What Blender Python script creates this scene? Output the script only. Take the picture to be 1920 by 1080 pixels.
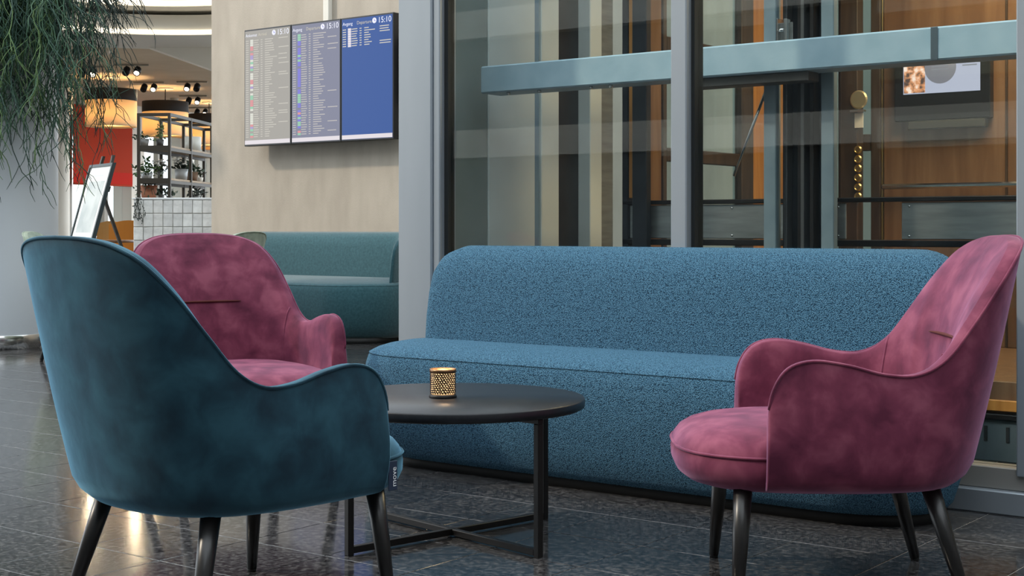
import bpy, bmesh, math, random
from mathutils import Vector, Matrix
random.seed(7)
for o in list(bpy.data.objects): bpy.data.objects.remove(o)
C = bpy.context.scene.collection
# ------------------------------------------------------------------ camera
F, CX, CY, H = 2685.0, 960.0, 430.0, 0.87        # focal length and horizon in photo pixels, eye height in metres
YAW = math.radians(37.24)
RX, RY = math.cos(YAW), math.sin(YAW)            # camera right in the room frame (X along the glass wall, Y into it)
FX, FY = -RY, RX                                 # camera forward
cam = bpy.data.cameras.new('camera'); camo = bpy.data.objects.new('camera', cam); C.objects.link(camo)
cam.sensor_width = 36; cam.lens = 36 * F / 1920; cam.shift_y = -(540 - CY) / 1920
camo.location = (0, 0, H); camo.rotation_euler = (math.pi / 2, 0, YAW)
cam.clip_start = 0.05; cam.clip_end = 200
bpy.context.scene.camera = camo
# ------------------------------------------------------------------ world, light, exposure
world = bpy.data.worlds.new('world'); bpy.context.scene.world = world; world.use_nodes = True
wn = world.node_tree.nodes; bgn = wn['Background']
bgn.inputs['Color'].default_value = (0.86, 0.94, 1.0, 1); bgn.inputs['Strength'].default_value = 1.55
sun = bpy.data.lights.new('sun', 'SUN'); suno = bpy.data.objects.new('sun', sun); C.objects.link(suno)
sun.energy = 1.1; sun.color = (1.0, 0.86, 0.68); sun.angle = math.radians(3)
suno.rotation_euler = Vector((0.62, 0.50, -0.62)).to_track_quat('-Z', 'Y').to_euler()
suno.location = (-20, -15, 20)
vs = bpy.context.scene.view_settings
vs.view_transform = 'Standard'; vs.look = 'None'; vs.exposure = 0.85; vs.gamma = 1.0; vs.use_curve_mapping = False

# ------------------------------------------------------------------ helpers
def cw(cx, d, z=0.0):                            # camera frame (right, depth) -> room
    return Vector((RX * cx + FX * d, RY * cx + FY * d, z))
def ray(px):
    k = (px - CX) / F
    return FX + RX * k, FY + RY * k
def on_t(px, t, py=None):                        # pixel -> point on the plane Y = t
    sx, sy = ray(px); d = t / sy
    return Vector((sx * d, t, H + (CY - py) / F * d if py is not None else 0))
def on_d(px, d, py=None):                        # pixel -> point at depth d
    return cw((px - CX) / F * d, d, H + (CY - py) / F * d if py is not None else 0)

class MB:
    def __init__(s): s.v = []; s.f = []; s.sm = []
    def add(s, vs, fs, smooth=False):
        b = len(s.v); s.v += [tuple(p) for p in vs]
        for f in fs: s.f.append(tuple(i + b for i in f)); s.sm.append(smooth)
        return s
    def box(s, x0, x1, y0, y1, z0, z1, M=None):
        vs = [Vector((x, y, z)) for z in (z0, z1) for y in (y0, y1) for x in (x0, x1)]
        if M: vs = [M @ p for p in vs]
        return s.add(vs, [(0, 2, 3, 1), (4, 5, 7, 6), (0, 1, 5, 4), (2, 6, 7, 3), (0, 4, 6, 2), (1, 3, 7, 5)])
    def cbox(s, x0, x1, y0, y1, z0, z1, b=.004, M=None):     # box with chamfered edges
        bm = bmesh.new(); bmesh.ops.create_cube(bm, size=1)
        for v in bm.verts:
            v.co = Vector(((x0 + x1) / 2 + v.co.x * (x1 - x0), (y0 + y1) / 2 + v.co.y * (y1 - y0), (z0 + z1) / 2 + v.co.z * (z1 - z0)))
        b = min(b, .45 * min(x1 - x0, y1 - y0, z1 - z0))
        bmesh.ops.bevel(bm, geom=list(bm.edges), offset=b, segments=1, affect='EDGES')
        bm.verts.index_update()
        vs = [(M @ v.co) if M else v.co.copy() for v in bm.verts]
        s.add(vs, [tuple(v.index for v in f.verts) for f in bm.faces]); bm.free(); return s
    def lathe(s, prof, n=24, c=(0, 0, 0), M=None, smooth=True):   # prof: (r, z), open; caps where r = 0
        vs = []; fs = []; rows = []
        for r, z in prof:
            if r < 1e-6: rows.append([len(vs)]); vs.append(Vector((c[0], c[1], c[2] + z)))
            else:
                rows.append(list(range(len(vs), len(vs) + n)))
                vs += [Vector((c[0] + r * math.cos(2 * math.pi * i / n), c[1] + r * math.sin(2 * math.pi * i / n), c[2] + z)) for i in range(n)]
        for a, b in zip(rows, rows[1:]):
            for i in range(n):
                j = (i + 1) % n
                if len(a) == 1 and len(b) == 1: continue
                if len(a) == 1: fs.append((a[0], b[j], b[i]))
                elif len(b) == 1: fs.append((a[i], a[j], b[0]))
                else: fs.append((a[i], a[j], b[j], b[i]))
        if M: vs = [M @ p for p in vs]
        return s.add(vs, fs, smooth)
    def tube(s, pts, r, n=8, closed=False, smooth=True):
        pts = [Vector(p) for p in pts]; N = len(pts)
        rs = r if isinstance(r, (list, tuple)) else [r] * N
        vs = []; fs = []; up = None
        for i, p in enumerate(pts):
            a = pts[(i - 1) % N] if (closed or i) else p
            b = pts[(i + 1) % N] if (closed or i < N - 1) else p
            t = (b - a)
            t = t.normalized() if t.length > 1e-9 else Vector((0, 0, 1))
            if up is None: up = Vector((0, 0, 1)) if abs(t.z) < .9 else Vector((1, 0, 0))
            x = t.cross(up)
            if x.length < 1e-6: x = t.cross(Vector((1, 0, 0)))
            x.normalize(); y = x.cross(t).normalized(); up = y
            vs += [p + (x * math.cos(2 * math.pi * k / n) + y * math.sin(2 * math.pi * k / n)) * rs[i] for k in range(n)]
        for i in range(N if closed else N - 1):
            for k in range(n):
                a, b = i * n + k, i * n + (k + 1) % n; i2 = (i + 1) % N
                fs.append((a, i2 * n + k, i2 * n + (k + 1) % n, b))
        if not closed: fs += [tuple(range(n)), tuple(range(N * n - 1, N * n - n - 1, -1))]
        return s.add(vs, fs, smooth)
    def bar(s, a, b, w, h=None):                 # square tube from a to b
        a, b = Vector(a), Vector(b); h = h or w; t = (b - a).normalized()
        x = t.cross(Vector((0, 0, 1)))
        if x.length < 1e-4: x = Vector((1, 0, 0))
        x.normalize(); y = x.cross(t)
        vs = [p + x * sx * w / 2 + y * sy * h / 2 for p in (a, b) for sx, sy in ((-1, -1), (1, -1), (1, 1), (-1, 1))]
        return s.add(vs, [(0, 1, 2, 3), (7, 6, 5, 4), (0, 4, 5, 1), (1, 5, 6, 2), (2, 6, 7, 3), (3, 7, 4, 0)])
    def rings(s, rows, cap0=True, cap1=True, smooth=True, closed=True):  # loft of equal-length rings
        n = len(rows[0]); vs = [p for r in rows for p in r]; fs = []
        for i in range(len(rows) - 1):
            for k in range(n if closed else n - 1):
                j = (k + 1) % n
                fs.append((i * n + k, i * n + j, (i + 1) * n + j, (i + 1) * n + k))
        if cap0: fs.append(tuple(range(n - 1, -1, -1)))
        if cap1: fs.append(tuple(range((len(rows) - 1) * n, len(rows) * n)))
        return s.add(vs, fs, smooth)
    def mesh(s, name, mat):
        m = bpy.data.meshes.new(name); m.from_pydata(s.v, [], s.f)
        m.polygons.foreach_set('use_smooth', s.sm)
        bm = bmesh.new(); bm.from_mesh(m); bmesh.ops.recalc_face_normals(bm, faces=bm.faces); bm.to_mesh(m); bm.free()
        m.materials.append(mat); m.update(); return m
    def build(s, name, mat, parent=None):
        o = bpy.data.objects.new(name, s.mesh(name, mat)); C.objects.link(o)
        if parent: o.parent = parent
        return o
def empty(name, loc=(0, 0, 0), rz=0.0, parent=None):
    o = bpy.data.objects.new(name, None); C.objects.link(o); o.empty_display_size = .1
    o.location = loc; o.rotation_euler = (0, 0, rz)
    if parent: o.parent = parent
    return o
def tag(o, label=None, cat=None, group=None, kind=None):
    if label: o['label'] = label
    if cat: o['category'] = cat
    if group: o['group'] = group
    if kind: o['kind'] = kind
    return o
def thing(name, label, cat, loc=(0, 0, 0), rz=0.0, group=None):
    return tag(empty(name, loc, rz), label, cat, group)
def struct(o, label=None): o['kind'] = 'structure'; (o.__setitem__('label', label) if label else None); return o
def copy_tree(o, parent=None):
    c = o.copy(); C.objects.link(c)
    if parent: c.parent = parent
    for ch in list(o.children): copy_tree(ch, c)
    return c
def text_mb(txt, size, mb=None, M=None, align='LEFT'):
    cu = bpy.data.curves.new('t', 'FONT'); cu.body = txt; cu.size = size; cu.align_x = align; cu.resolution_u = 3
    o = bpy.data.objects.new('t', cu); C.objects.link(o)
    me = o.to_mesh(); mb = mb or MB()
    mb.add([(M @ v.co) if M else v.co.copy() for v in me.vertices], [tuple(p.vertices) for p in me.polygons])
    o.to_mesh_clear(); bpy.data.objects.remove(o); bpy.data.curves.remove(cu); return mb

# ------------------------------------------------------------------ materials
def mat(name, col, rough=.5, metal=0.0, spec=None, emit=None, estr=0, sheen=0, coat=0):
    m = bpy.data.materials.new(name); m.use_nodes = True; b = m.node_tree.nodes['Principled BSDF']
    b.inputs['Base Color'].default_value = (*col, 1); b.inputs['Roughness'].default_value = rough; b.inputs['Metallic'].default_value = metal
    if spec is not None: b.inputs['Specular IOR Level'].default_value = spec
    if emit: b.inputs['Emission Color'].default_value = (*emit, 1); b.inputs['Emission Strength'].default_value = estr
    if sheen: b.inputs['Sheen Weight'].default_value = sheen; b.inputs['Sheen Roughness'].default_value = .4
    if coat: b.inputs['Coat Weight'].default_value = coat; b.inputs['Coat Roughness'].default_value = .1
    return m
def noise_col(m, stops, scale=5, detail=5, dist=0.0, bump=0, bscale=None, coord='Object', stretch=None, rough=None):
    """base colour from noise through a colour ramp, fine relief from a second noise"""
    nt = m.node_tree; N = nt.nodes; L = nt.links; b = N['Principled BSDF']
    tc = N.new('ShaderNodeTexCoord'); src = tc.outputs[coord]
    if stretch:
        mp = N.new('ShaderNodeMapping'); mp.inputs['Scale'].default_value = stretch; L.new(src, mp.inputs['Vector']); src = mp.outputs['Vector']
    n = N.new('ShaderNodeTexNoise'); n.inputs['Scale'].default_value = scale; n.inputs['Detail'].default_value = detail; n.inputs['Distortion'].default_value = dist
    L.new(src, n.inputs['Vector'])
    r = N.new('ShaderNodeValToRGB'); L.new(n.outputs['Fac'], r.inputs['Fac'])
    r.color_ramp.elements[0].position = stops[0][0]; r.color_ramp.elements[0].color = (*stops[0][1], 1)
    r.color_ramp.elements[1].position = stops[-1][0]; r.color_ramp.elements[1].color = (*stops[-1][1], 1)
    for p, c in stops[1:-1]:
        e = r.color_ramp.elements.new(p); e.color = (*c, 1)
    L.new(r.outputs['Color'], b.inputs['Base Color'])
    if rough:
        mr = N.new('ShaderNodeMapRange'); mr.inputs['To Min'].default_value = rough[0]; mr.inputs['To Max'].default_value = rough[1]
        L.new(n.outputs['Fac'], mr.inputs['Value']); L.new(mr.outputs['Result'], b.inputs['Roughness'])
    if bump:
        n2 = N.new('ShaderNodeTexNoise'); n2.inputs['Scale'].default_value = bscale or scale * 8; n2.inputs['Detail'].default_value = 3
        L.new(src, n2.inputs['Vector'])
        bp = N.new('ShaderNodeBump'); bp.inputs['Strength'].default_value = bump; bp.inputs['Distance'].default_value = .01
        L.new(n2.outputs['Fac'], bp.inputs['Height']); L.new(bp.outputs['Normal'], b.inputs['Normal'])
    return m
def velvet(name, dark, mid, light, tint, scale=12):
    m = mat(name, mid, .75, sheen=.6, spec=.2)
    noise_col(m, [(.33, dark), (.5, mid), (.68, light)], scale, 7, .35, bump=.15, bscale=16)
    b = m.node_tree.nodes['Principled BSDF']; b.inputs['Sheen Tint'].default_value = (*tint, 1)
    return m
def boucle(name, dark, mid, light, scale=230):
    m = mat(name, mid, .9, spec=.15, sheen=.25); nt = m.node_tree; N = nt.nodes; L = nt.links; b = N['Principled BSDF']
    tc = N.new('ShaderNodeTexCoord')
    v = N.new('ShaderNodeTexVoronoi'); v.inputs['Scale'].default_value = scale; L.new(tc.outputs['Object'], v.inputs['Vector'])
    r = N.new('ShaderNodeValToRGB'); L.new(v.outputs['Distance'], r.inputs['Fac'])
    r.color_ramp.elements[0].position = .12; r.color_ramp.elements[0].color = (*light, 1)
    r.color_ramp.elements[1].position = .75; r.color_ramp.elements[1].color = (*dark, 1)
    e = r.color_ramp.elements.new(.42); e.color = (*mid, 1)
    L.new(r.outputs['Color'], b.inputs['Base Color'])
    bp = N.new('ShaderNodeBump'); bp.invert = True; bp.inputs['Strength'].default_value = .8; bp.inputs['Distance'].default_value = .006
    L.new(v.outputs['Distance'], bp.inputs['Height']); L.new(bp.outputs['Normal'], b.inputs['Normal'])
    b.inputs['Sheen Tint'].default_value = (*light, 1)
    return m
def glass(name, tint=(.93, .97, .96), ior=1.5, rough=0.0):
    m = bpy.data.materials.new(name); m.use_nodes = True; nt = m.node_tree; N = nt.nodes; L = nt.links
    N.remove(N['Principled BSDF']); out = N['Material Output']
    fr = N.new('ShaderNodeFresnel'); ge = N.new('ShaderNodeNewGeometry'); mi = N.new('ShaderNodeMapRange')
    mi.inputs['To Min'].default_value = ior; mi.inputs['To Max'].default_value = 1 / ior; L.new(ge.outputs['Backfacing'], mi.inputs['Value']); L.new(mi.outputs['Result'], fr.inputs['IOR'])
    tr = N.new('ShaderNodeBsdfTransparent'); tr.inputs['Color'].default_value = (*tint, 1)
    gl = N.new('ShaderNodeBsdfGlossy'); gl.inputs['Roughness'].default_value = rough
    mx = N.new('ShaderNodeMixShader'); L.new(fr.outputs[0], mx.inputs[0]); L.new(tr.outputs[0], mx.inputs[1]); L.new(gl.outputs[0], mx.inputs[2])
    L.new(mx.outputs[0], out.inputs['Surface']); return m
def emis(name, col, s=1.0, rough=.4): return mat(name, (0.02, 0.02, 0.02), rough, emit=col, estr=s)

M = {}
M['granite'] = noise_col(mat('dark polished granite', (.03, .03, .035), .16, spec=.6), [(.30, (.010, .010, .012)), (.5, (.038, .038, .040)), (.70, (.12, .116, .114))], 75, 9, .2, coord='Object', rough=(.07, .17))
M['grout'] = mat('pale grout', (.30, .29, .275), .7)
M['velvet_blue'] = velvet('teal blue velvet', (.006, .021, .034), (.011, .041, .061), (.019, .066, .092), (.22, .50, .72))
M['velvet_blue'].node_tree.nodes['Principled BSDF'].inputs['Sheen Weight'].default_value = .85
M['velvet_pink'] = velvet('berry pink velvet', (.085, .013, .033), (.150, .028, .058), (.235, .060, .098), (.62, .36, .60))
M['velvet_sage'] = velvet('sage green velvet', (.16, .20, .16), (.26, .31, .25), (.36, .41, .34), (.7, .8, .7))
M['boucle'] = boucle('blue boucle', (.016, .048, .085), (.060, .165, .265), (.17, .34, .47), 300)
M['teal_fabric'] = noise_col(mat('teal woven fabric', (.03, .11, .14), .85, sheen=.6, spec=.2), [(.3, (.022, .070, .085)), (.7, (.038, .105, .125))], 60, 3, 0, bump=.2, bscale=300)
M['black_metal'] = mat('black powder coated steel', (.008, .007, .007), .42, spec=.3)
M['black_wood'] = mat('black lacquered wood', (.010, .009, .009), .32, spec=.5)
M['table_top'] = noise_col(mat('black laminate', (.008, .009, .012), .36, spec=.4), [(.3, (.006, .007, .010)), (.7, (.011, .012, .016))], 60, 3)
M['plinth'] = mat('black plinth', (.006, .006, .006), .7)
M['alu'] = noise_col(mat('anodised aluminium', (.36, .40, .44), .42, .55), [(.3, (.32, .36, .40)), (.7, (.40, .44, .48))], 3, 3, stretch=(1, 1, .15))
M['gasket'] = mat('black rubber gasket', (.01, .012, .012), .6)
M['steel_paint'] = noise_col(mat('pale blue painted steel', (.38, .52, .60), .45), [(.25, (.32, .46, .54)), (.55, (.39, .53, .61)), (.8, (.44, .58, .65))], 9, 6, bump=.05, bscale=60)
M['post_paint'] = noise_col(mat('blue grey painted post', (.17, .225, .255), .45), [(.3, (.13, .18, .21)), (.7, (.20, .26, .29))], 7, 5)
M['dark_steel'] = noise_col(mat('dark steel rail', (.02, .024, .03), .4, .3), [(.3, (.012, .015, .02)), (.7, (.03, .036, .042))], 6, 4)
M['grey_panel'] = noise_col(mat('brushed grey panel', (.32, .33, .32), .32, .7), [(.3, (.26, .27, .26)), (.7, (.38, .39, .38))], 5, 4, stretch=(1, 1, 8))
M['shaft_pale'] = noise_col(mat('pale shaft lining', (.62, .67, .65), .5), [(.3, (.56, .61, .59)), (.7, (.68, .73, .71))], 2.5, 4)
M['shaft_grey'] = noise_col(mat('grey green shaft lining', (.22, .26, .25), .5), [(.3, (.18, .22, .21)), (.7, (.26, .30, .29))], 2.5, 4)
M['wood'] = noise_col(mat('warm brown veneer', (.26, .12, .04), .42, coat=.2), [(.25, (.115, .058, .028)), (.5, (.17, .092, .048)), (.8, (.23, .135, .075))], 3.5, 7, .5, stretch=(6, 6, .5))
M['wood_orange'] = noise_col(mat('orange oak veneer', (.45, .19, .04), .4), [(.25, (.35, .13, .022)), (.75, (.56, .26, .065))], 4, 7, .5, stretch=(6, 6, .5))
M['dark_wood'] = noise_col(mat('dark stained panel', (.05, .032, .022), .45), [(.3, (.032, .02, .014)), (.7, (.075, .05, .035))], 4, 6, .4, stretch=(6, 6, .6))
M['brass'] = mat('brass', (.62, .45, .20), .3, 1)
M['wall'] = noise_col(mat('beige wall covering', (.44, .38, .31), .7), [(.3, (.40, .345, .28)), (.7, (.475, .415, .34))], 7, 6, 0, bump=.15, bscale=160, stretch=(1, 1, .35))
M['white'] = mat('white paint', (.76, .72, .64), .6)
M['white_gloss'] = mat('white glossy paint', (.8, .8, .79), .3)
M['column'] = mat('white column paint', (.55, .585, .625), .45)
M['steel'] = mat('polished stainless steel', (.62, .62, .61), .16, 1)
M['ceiling'] = noise_col(mat('restaurant ceiling plaster', (.64, .50, .34), .8), [(.3, (.61, .47, .31)), (.7, (.67, .53, .37))], 2, 3)
M['glass'] = glass('clear glass', (.96, .985, .98), 1.42)
M['car_glass'] = glass('lift car glass', (.95, .975, .965), 1.35)
M['apron'] = noise_col(mat('slate grey apron', (.07, .095, .11), .5), [(.3, (.055, .078, .09)), (.7, (.085, .11, .125))], 5, 4)
M['bezel'] = mat('black screen bezel', (.012, .012, .014), .35)

# ------------------------------------------------------------------ floor: grout bed and single tiles
TS = .3045
floor = struct(MB().box(-30, 9, -9, 24, -.12, -.0015).build('floor', M['grout']), 'dark polished stone tile floor with thin pale joints')
tile_mb = MB(); h = TS / 2 - .0012; c = h - .0011
tile_mb.add([(x, y, z) for (r, z) in ((h, -.0015), (h, -.0012), (c, 0.0)) for x, y in ((-r, -r), (r, -r), (r, r), (-r, r))],
            [(0, 1, 5, 4), (1, 2, 6, 5), (2, 3, 7, 6), (3, 0, 4, 7), (4, 5, 9, 8), (5, 6, 10, 9), (6, 7, 11, 10), (7, 4, 8, 11), (8, 9, 10, 11)])
# granite needs a pattern that runs over the tiles: world position, shifted from tile to tile
g = M['granite'].node_tree; tcs = [n for n in g.nodes if n.bl_idname == 'ShaderNodeTexCoord'][0]
geo = g.nodes.new('ShaderNodeNewGeometry'); inf = g.nodes.new('ShaderNodeObjectInfo'); va = g.nodes.new('ShaderNodeVectorMath')
va.operation = 'ADD'; g.links.new(geo.outputs['Position'], va.inputs[0]); g.links.new(inf.outputs['Random'], va.inputs[1])
for l in list(g.links):
    if l.from_node == tcs: g.links.new(va.outputs['Vector'], l.to_socket)
tmesh = tile_mb.mesh('tile', M['granite'])
T0 = on_d(960, 1); off_x, off_y = -2.763 * .87 % TS, 4.196 * .87 % TS
cells = []
for i in range(-95, 28):
    for j in range(-28, 78):
        x = off_x + (i + .5) * TS; y = off_y + (j + .5) * TS
        if not (-29.5 < x < 8.7 and -8.7 < y < 23.6): continue
        d = FX * x + FY * y; cxx = RX * x + RY * y; near = None
        if d > 2.6:
            px = CX + F * cxx / d; py = CY + F * H / d; m = 60 / d * 14
            if -m < px < 1920 + m and py < 1080 + 60: near = d
        cells.append((near, x, y))
vis = sorted([c for c in cells if c[0]])
# tiles standing wholly under the long sofa or inside the lift shaft show nothing of themselves
def shown(x, y):
    if 4.6 < y < 8.2 and -4 < x < 2: return False
    if 4.05 < y < 4.4 and -3.6 < x < -1.7: return False
    return True
vis_s = [c for c in vis if shown(c[1], c[2])]
single = set((c[1], c[2]) for c in vis_s[:300])
rest = MB()
for near, x, y in cells:
    if (x, y) in single:
        o = bpy.data.objects.new('tile', tmesh); C.objects.link(o); o.location = (x, y, 0); o.parent = floor
    else:
        rest.add([(x + a[0], y + a[1], a[2]) for a in tile_mb.v[8:]] , [(0, 1, 2, 3)])
ro = rest.build('tile_field', M['granite'], floor); ro['kind'] = 'stuff'

# ------------------------------------------------------------------ room shell
WT = 9.2
wl = on_t(396, WT)
wall_back = struct(MB().cbox(wl.x, 3.0, WT, WT + .2, 0, 6.2, .004).build('wall_back', M['wall']), 'beige textured wall behind the departure screens')
struct(MB().box(wl.x + .02, 3, WT - .012, WT, 0, .08).build('baseboard_back', M['alu']), 'low metal skirting under the beige wall')
# gallery front behind the viewer, with pale slab bands between dark glazing (seen mirrored in the lift glass)
struct(MB().box(-22, 8.2, -8.4, -8.2, 0, 11).build('wall_front', mat('dark glazed gallery front', (.055, .07, .08), .35)))  # unseen; height raised to block low light and darken the sofa's lower front
for k, z in enumerate((1.95, 3.75, 5.6, 7.4, 9.3)):
    struct(MB().box(-22, 8.2, -8.2, -7.95, z, z + .42).build('trim_%d' % (k + 1), M['white']))
struct(MB().box(8.2, 8.4, -8.4, 12, 0, 9.0).build('wall_right', mat('grey side wall', (.22, .22, .22), .7)))

# ------------------------------------------------------------------ lift shaft: glass wall to the lobby
GT = 4.45
win = struct(empty('window_1', (0, 0, 0)), 'tall glass wall of the lift shaft in aluminium frames')
PX0, PX1 = -3.925, -3.745
p = MB().cbox(PX0, PX1, 4.39, 4.55, 0, 5.2, .006).build('pillar', M['alu'], win); p['label'] = 'wide pale aluminium corner post'
MB().cbox(PX1, PX1 + .035, 4.40, 4.50, 0, 5.2, .004).build('frame_strip', M['alu'], win)
MB().box(PX1 + .035, PX1 + .055, 4.43, 4.47, 0, 5.2).build('gasket', M['gasket'], win)
mull = [-2.585, -1.37, -.15]
for s_ in mull:
    MB().cbox(s_ - .042, s_ + .022, 4.385, 4.50, .12, 5.2, .004).build('mullion', M['alu'], win)
    MB().box(s_ + .022, s_ + .036, 4.42, 4.48, .12, 5.2).build('gasket', M['gasket'], win)
edges = [(PX1 + .055, mull[0] - .042), (mull[0] + .036, mull[1] - .042), (mull[1] + .036, mull[2] - .042), (mull[2] + .036, 1.2)]
for a, b in edges:
    MB().box(a, b, GT - .004, GT + .006, .14, 5.2).build('pane', M['glass'], win)
MB().cbox(PX1, 1.2, 4.37, 4.50, 0, .072, .004).build('sill', M['alu'], win)
MB().cbox(PX1, 1.2, 4.40, 4.49, .072, .14, .003).build('sill_rail', mat('beige grey sill rail', (.30, .29, .27), .45, .3), win)
struct(MB().box(-4.0, 1.2, 4.39, 4.6, 5.2, 5.6).build('trim_6', M['alu']))

# side and back of the shaft
sw = struct(empty('wall_shaft'), 'pale panelled side of the lift shaft')
MB().box(-3.96, -3.90, 4.55, 4.95, 0, 5.2).build('panel', M['shaft_grey'], sw)
MB().cbox(-3.97, -3.895, 4.955, 5.30, 0, 5.2, .004).build('panel', M['shaft_pale'], sw)
MB().cbox(-3.97, -3.905, 5.305, 5.345, 0, 5.2, .004).build('joint_strip', mat('blue joint strip', (.16, .26, .36), .5), sw)
MB().cbox(-3.97, -3.895, 5.35, 5.49, 0, 5.2, .004).build('panel', M['shaft_pale'], sw)
MB().box(-3.98, -3.93, 5.49, 5.74, 0, 5.2).build('panel', M['dark_steel'], sw)
MB().cbox(-3.96, -3.86, 5.70, 5.80, 0, 5.2, .004).build('post', M['shaft_pale'], sw)
MB().cbox(-3.96, -3.88, 5.80, 5.93, 0, 5.2, .004).build('post', M['grey_panel'], sw)
MB().box(-3.93, -3.92, 5.95, 7.3, 0, 5.2).build('pane', M['car_glass'], sw)
struct(MB().box(-3.96, 1.2, 7.3, 7.4, 0, 5.2).build('wall_shaft_back', M['shaft_grey']))
struct(MB().box(1.2, 1.3, 4.45, 7.4, 0, 5.2).build('wall_shaft_right', M['shaft_grey']))

# horizontal beam across the shaft
def simple(name, label, cat, mb, m, group=None): return tag(mb.build(name, m), label, cat, group)
bm_ = thing('steel_beam', 'pale blue steel beam running across the lift shaft behind the glass', 'beam', (-1.3, 4.75, 1.445))
MB().cbox(-2.48, 2.5, 0, .14, 0, .115, .006).build('body', M['steel_paint'], bm_)
for px in (1275, 1752):
    s_ = on_t(px, 4.75).x + 1.3
    MB().box(s_ - .012, s_ + .012, -.003, .0, .002, .113).build('joint', mat('dark joint seam', (.07, .10, .12), .6), bm_)
MB().cbox(on_t(1373, 4.8).x + 1.3 - .2, on_t(1520, 4.8).x + 1.3, .03, .12, -.035, 0, .003).build('bracket_plate', mat('grey brown bracket', (.10, .09, .08), .5, .4), bm_)
for px in (948, 1006, 1103, 1140):
    s_ = on_t(px, 4.75).x + 1.3
    MB().lathe([(0, 0), (.008, 0), (.008, .012), (0, .012)], 8, (s_, .02, -.012)).build('bolt', M['steel'], bm_)
for i_, (pa, pb, lab) in enumerate(((1443, 1466, 'left of the two blue grey guide posts in the lift shaft'), (1550, 1574, 'right of the two blue grey guide posts in the lift shaft'))):
    a, b = on_t(pa, 4.95).x, on_t(pb, 4.95).x
    g_ = thing('guide_post', lab, 'post', ((a + b) / 2, 4.90, 0), 0, 'lift guide posts'); w_ = (b - a) / 2
    MB().cbox(-w_, w_, 0, .03, 0, 5.2, .003).build('web', M['post_paint'], g_)
    MB().cbox(-w_, -w_ + .012, .03, .12, 0, 5.2, .002).build('flange', M['post_paint'], g_)
a, b = on_t(1468, 5.0).x, on_t(1548, 5.0).x
rl = thing('guide_rail', 'black lift guide rail between the two guide posts', 'rail', ((a + b) / 2, 4.95, 0)); w_ = (b - a) / 2
MB().box(-w_, w_, .05, .07, 0, 5.2).build('back_plate', M['dark_steel'], rl)
for k, fx in enumerate((-.62, .05, .18, .62)):
    MB().cbox(fx * w_ - .008, fx * w_ + .008, 0, .05, 0, 5.2, .002).build('rail_fin', M['black_metal'] if k % 2 else mat('grey rail fin', (.12, .12, .12), .35, .6), rl)
q = on_t(1490, 4.86)
gu = thing('guide_shoe', 'small bright metal guide bracket standing on the blue beam', 'bracket', (q.x, 4.80, 1.56))
MB().cbox(-.035, -.030, -.02, .03, 0, .085, .001).build('plate', M['steel'], gu)
MB().cbox(-.03, .02, 0, .006, 0, .07, .001).build('plate', M['grey_panel'], gu)
MB().cbox(.0, .012, -.03, .0, 0, .08, .001).build('clamp', M['steel'], gu)
MB().lathe([(0, 0), (.012, 0), (.012, .01), (0, .01)], 8, (-.012, -.02, .035)).build('bolt', M['steel'], gu)
ca, cb = on_t(1438, 4.92, 165), on_t(1376, 4.92, 330)
simple('steel_cable', 'thin slanting steel cable beside the left guide post', 'cable', MB().tube([ca, cb], .006, 8), M['steel'])

# lift car
car = thing('lift_car', 'glazed lift car lined with brown wood panels behind the shaft glass', 'lift', (0, 0, .2))
L0, L1, T0_, T1_ = -3.28, -.3, 5.10, 6.6
def cp(name, mm, x0, x1, y0, y1, z0, z1, b=.003): return MB().cbox(x0, x1, y0, y1, z0 - .2, z1 - .2, b).build(name, mm, car)
cp('floor_slab', M['wood'], L0, L1, T0_, T1_, .20, .33)
cp('floor_edge', M['wood_orange'], L0, L1, T0_ - .02, T0_, .225, .265)
cp('threshold', M['black_metal'], L0, L1, T0_ - .025, T0_, .195, .215)
for k in range(3):
    cp('apron_panel', M['apron'], L0 + k * .995, L0 + (k + 1) * .995 - .004, T0_ - .01, T0_, .045, .195)
slot_m = mat('dark vent slot', (.008, .01, .012), .7)
for k in range(34):
    x = -3.0 + k * .078
    cp('vent_slot', slot_m, x, x + .012, T0_ - .013, T0_ - .0095, .115, .17, .001)
cp('ceiling_panel', mat('dark lift ceiling', (.05, .05, .05), .5), L0, L1, T0_, T1_, 2.55, 2.62)
# front: rails and mid panels
cp('upper_rail', M['black_metal'], L0, L1, T0_ - .02, T0_ + .02, .972, .99)
cp('lower_rail', M['black_metal'], L0, L1, T0_ - .02, T0_ + .02, .805, .83)
for a, b in ((L0 + .03, -2.28), (-2.06, -1.18), (-1.17, -.32)):
    cp('mid_panel', M['grey_panel'], a, b, T0_ - .008, T0_ + .004, .832, .970)
    for xx in (a + .03, (a + b) / 2, b - .03):
        for zz in (.845, .955):
            MB().lathe([(.005, 0), (.004, .003), (0, .003)], 8, M=Matrix.Translation((xx, T0_ - .008, zz - .2)) @ Matrix.Rotation(math.pi / 2, 4, 'X')).build('screw', M['steel'], car)
for z0, z1 in ((.33, .805), (.99, 2.55)):
    cp('glass_front', M['car_glass'], L0 + .03, L1, T0_ - .003, T0_ + .003, z0, z1, .001)
cp('corner_post', M['dark_steel'], L0, L0 + .03, T0_ - .02, T0_ + .03, .33, 2.55)
cp('corner_post', M['dark_steel'], L0 + .075, L0 + .145, T0_ - .06, T0_ - .022, .33, 2.55)
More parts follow.
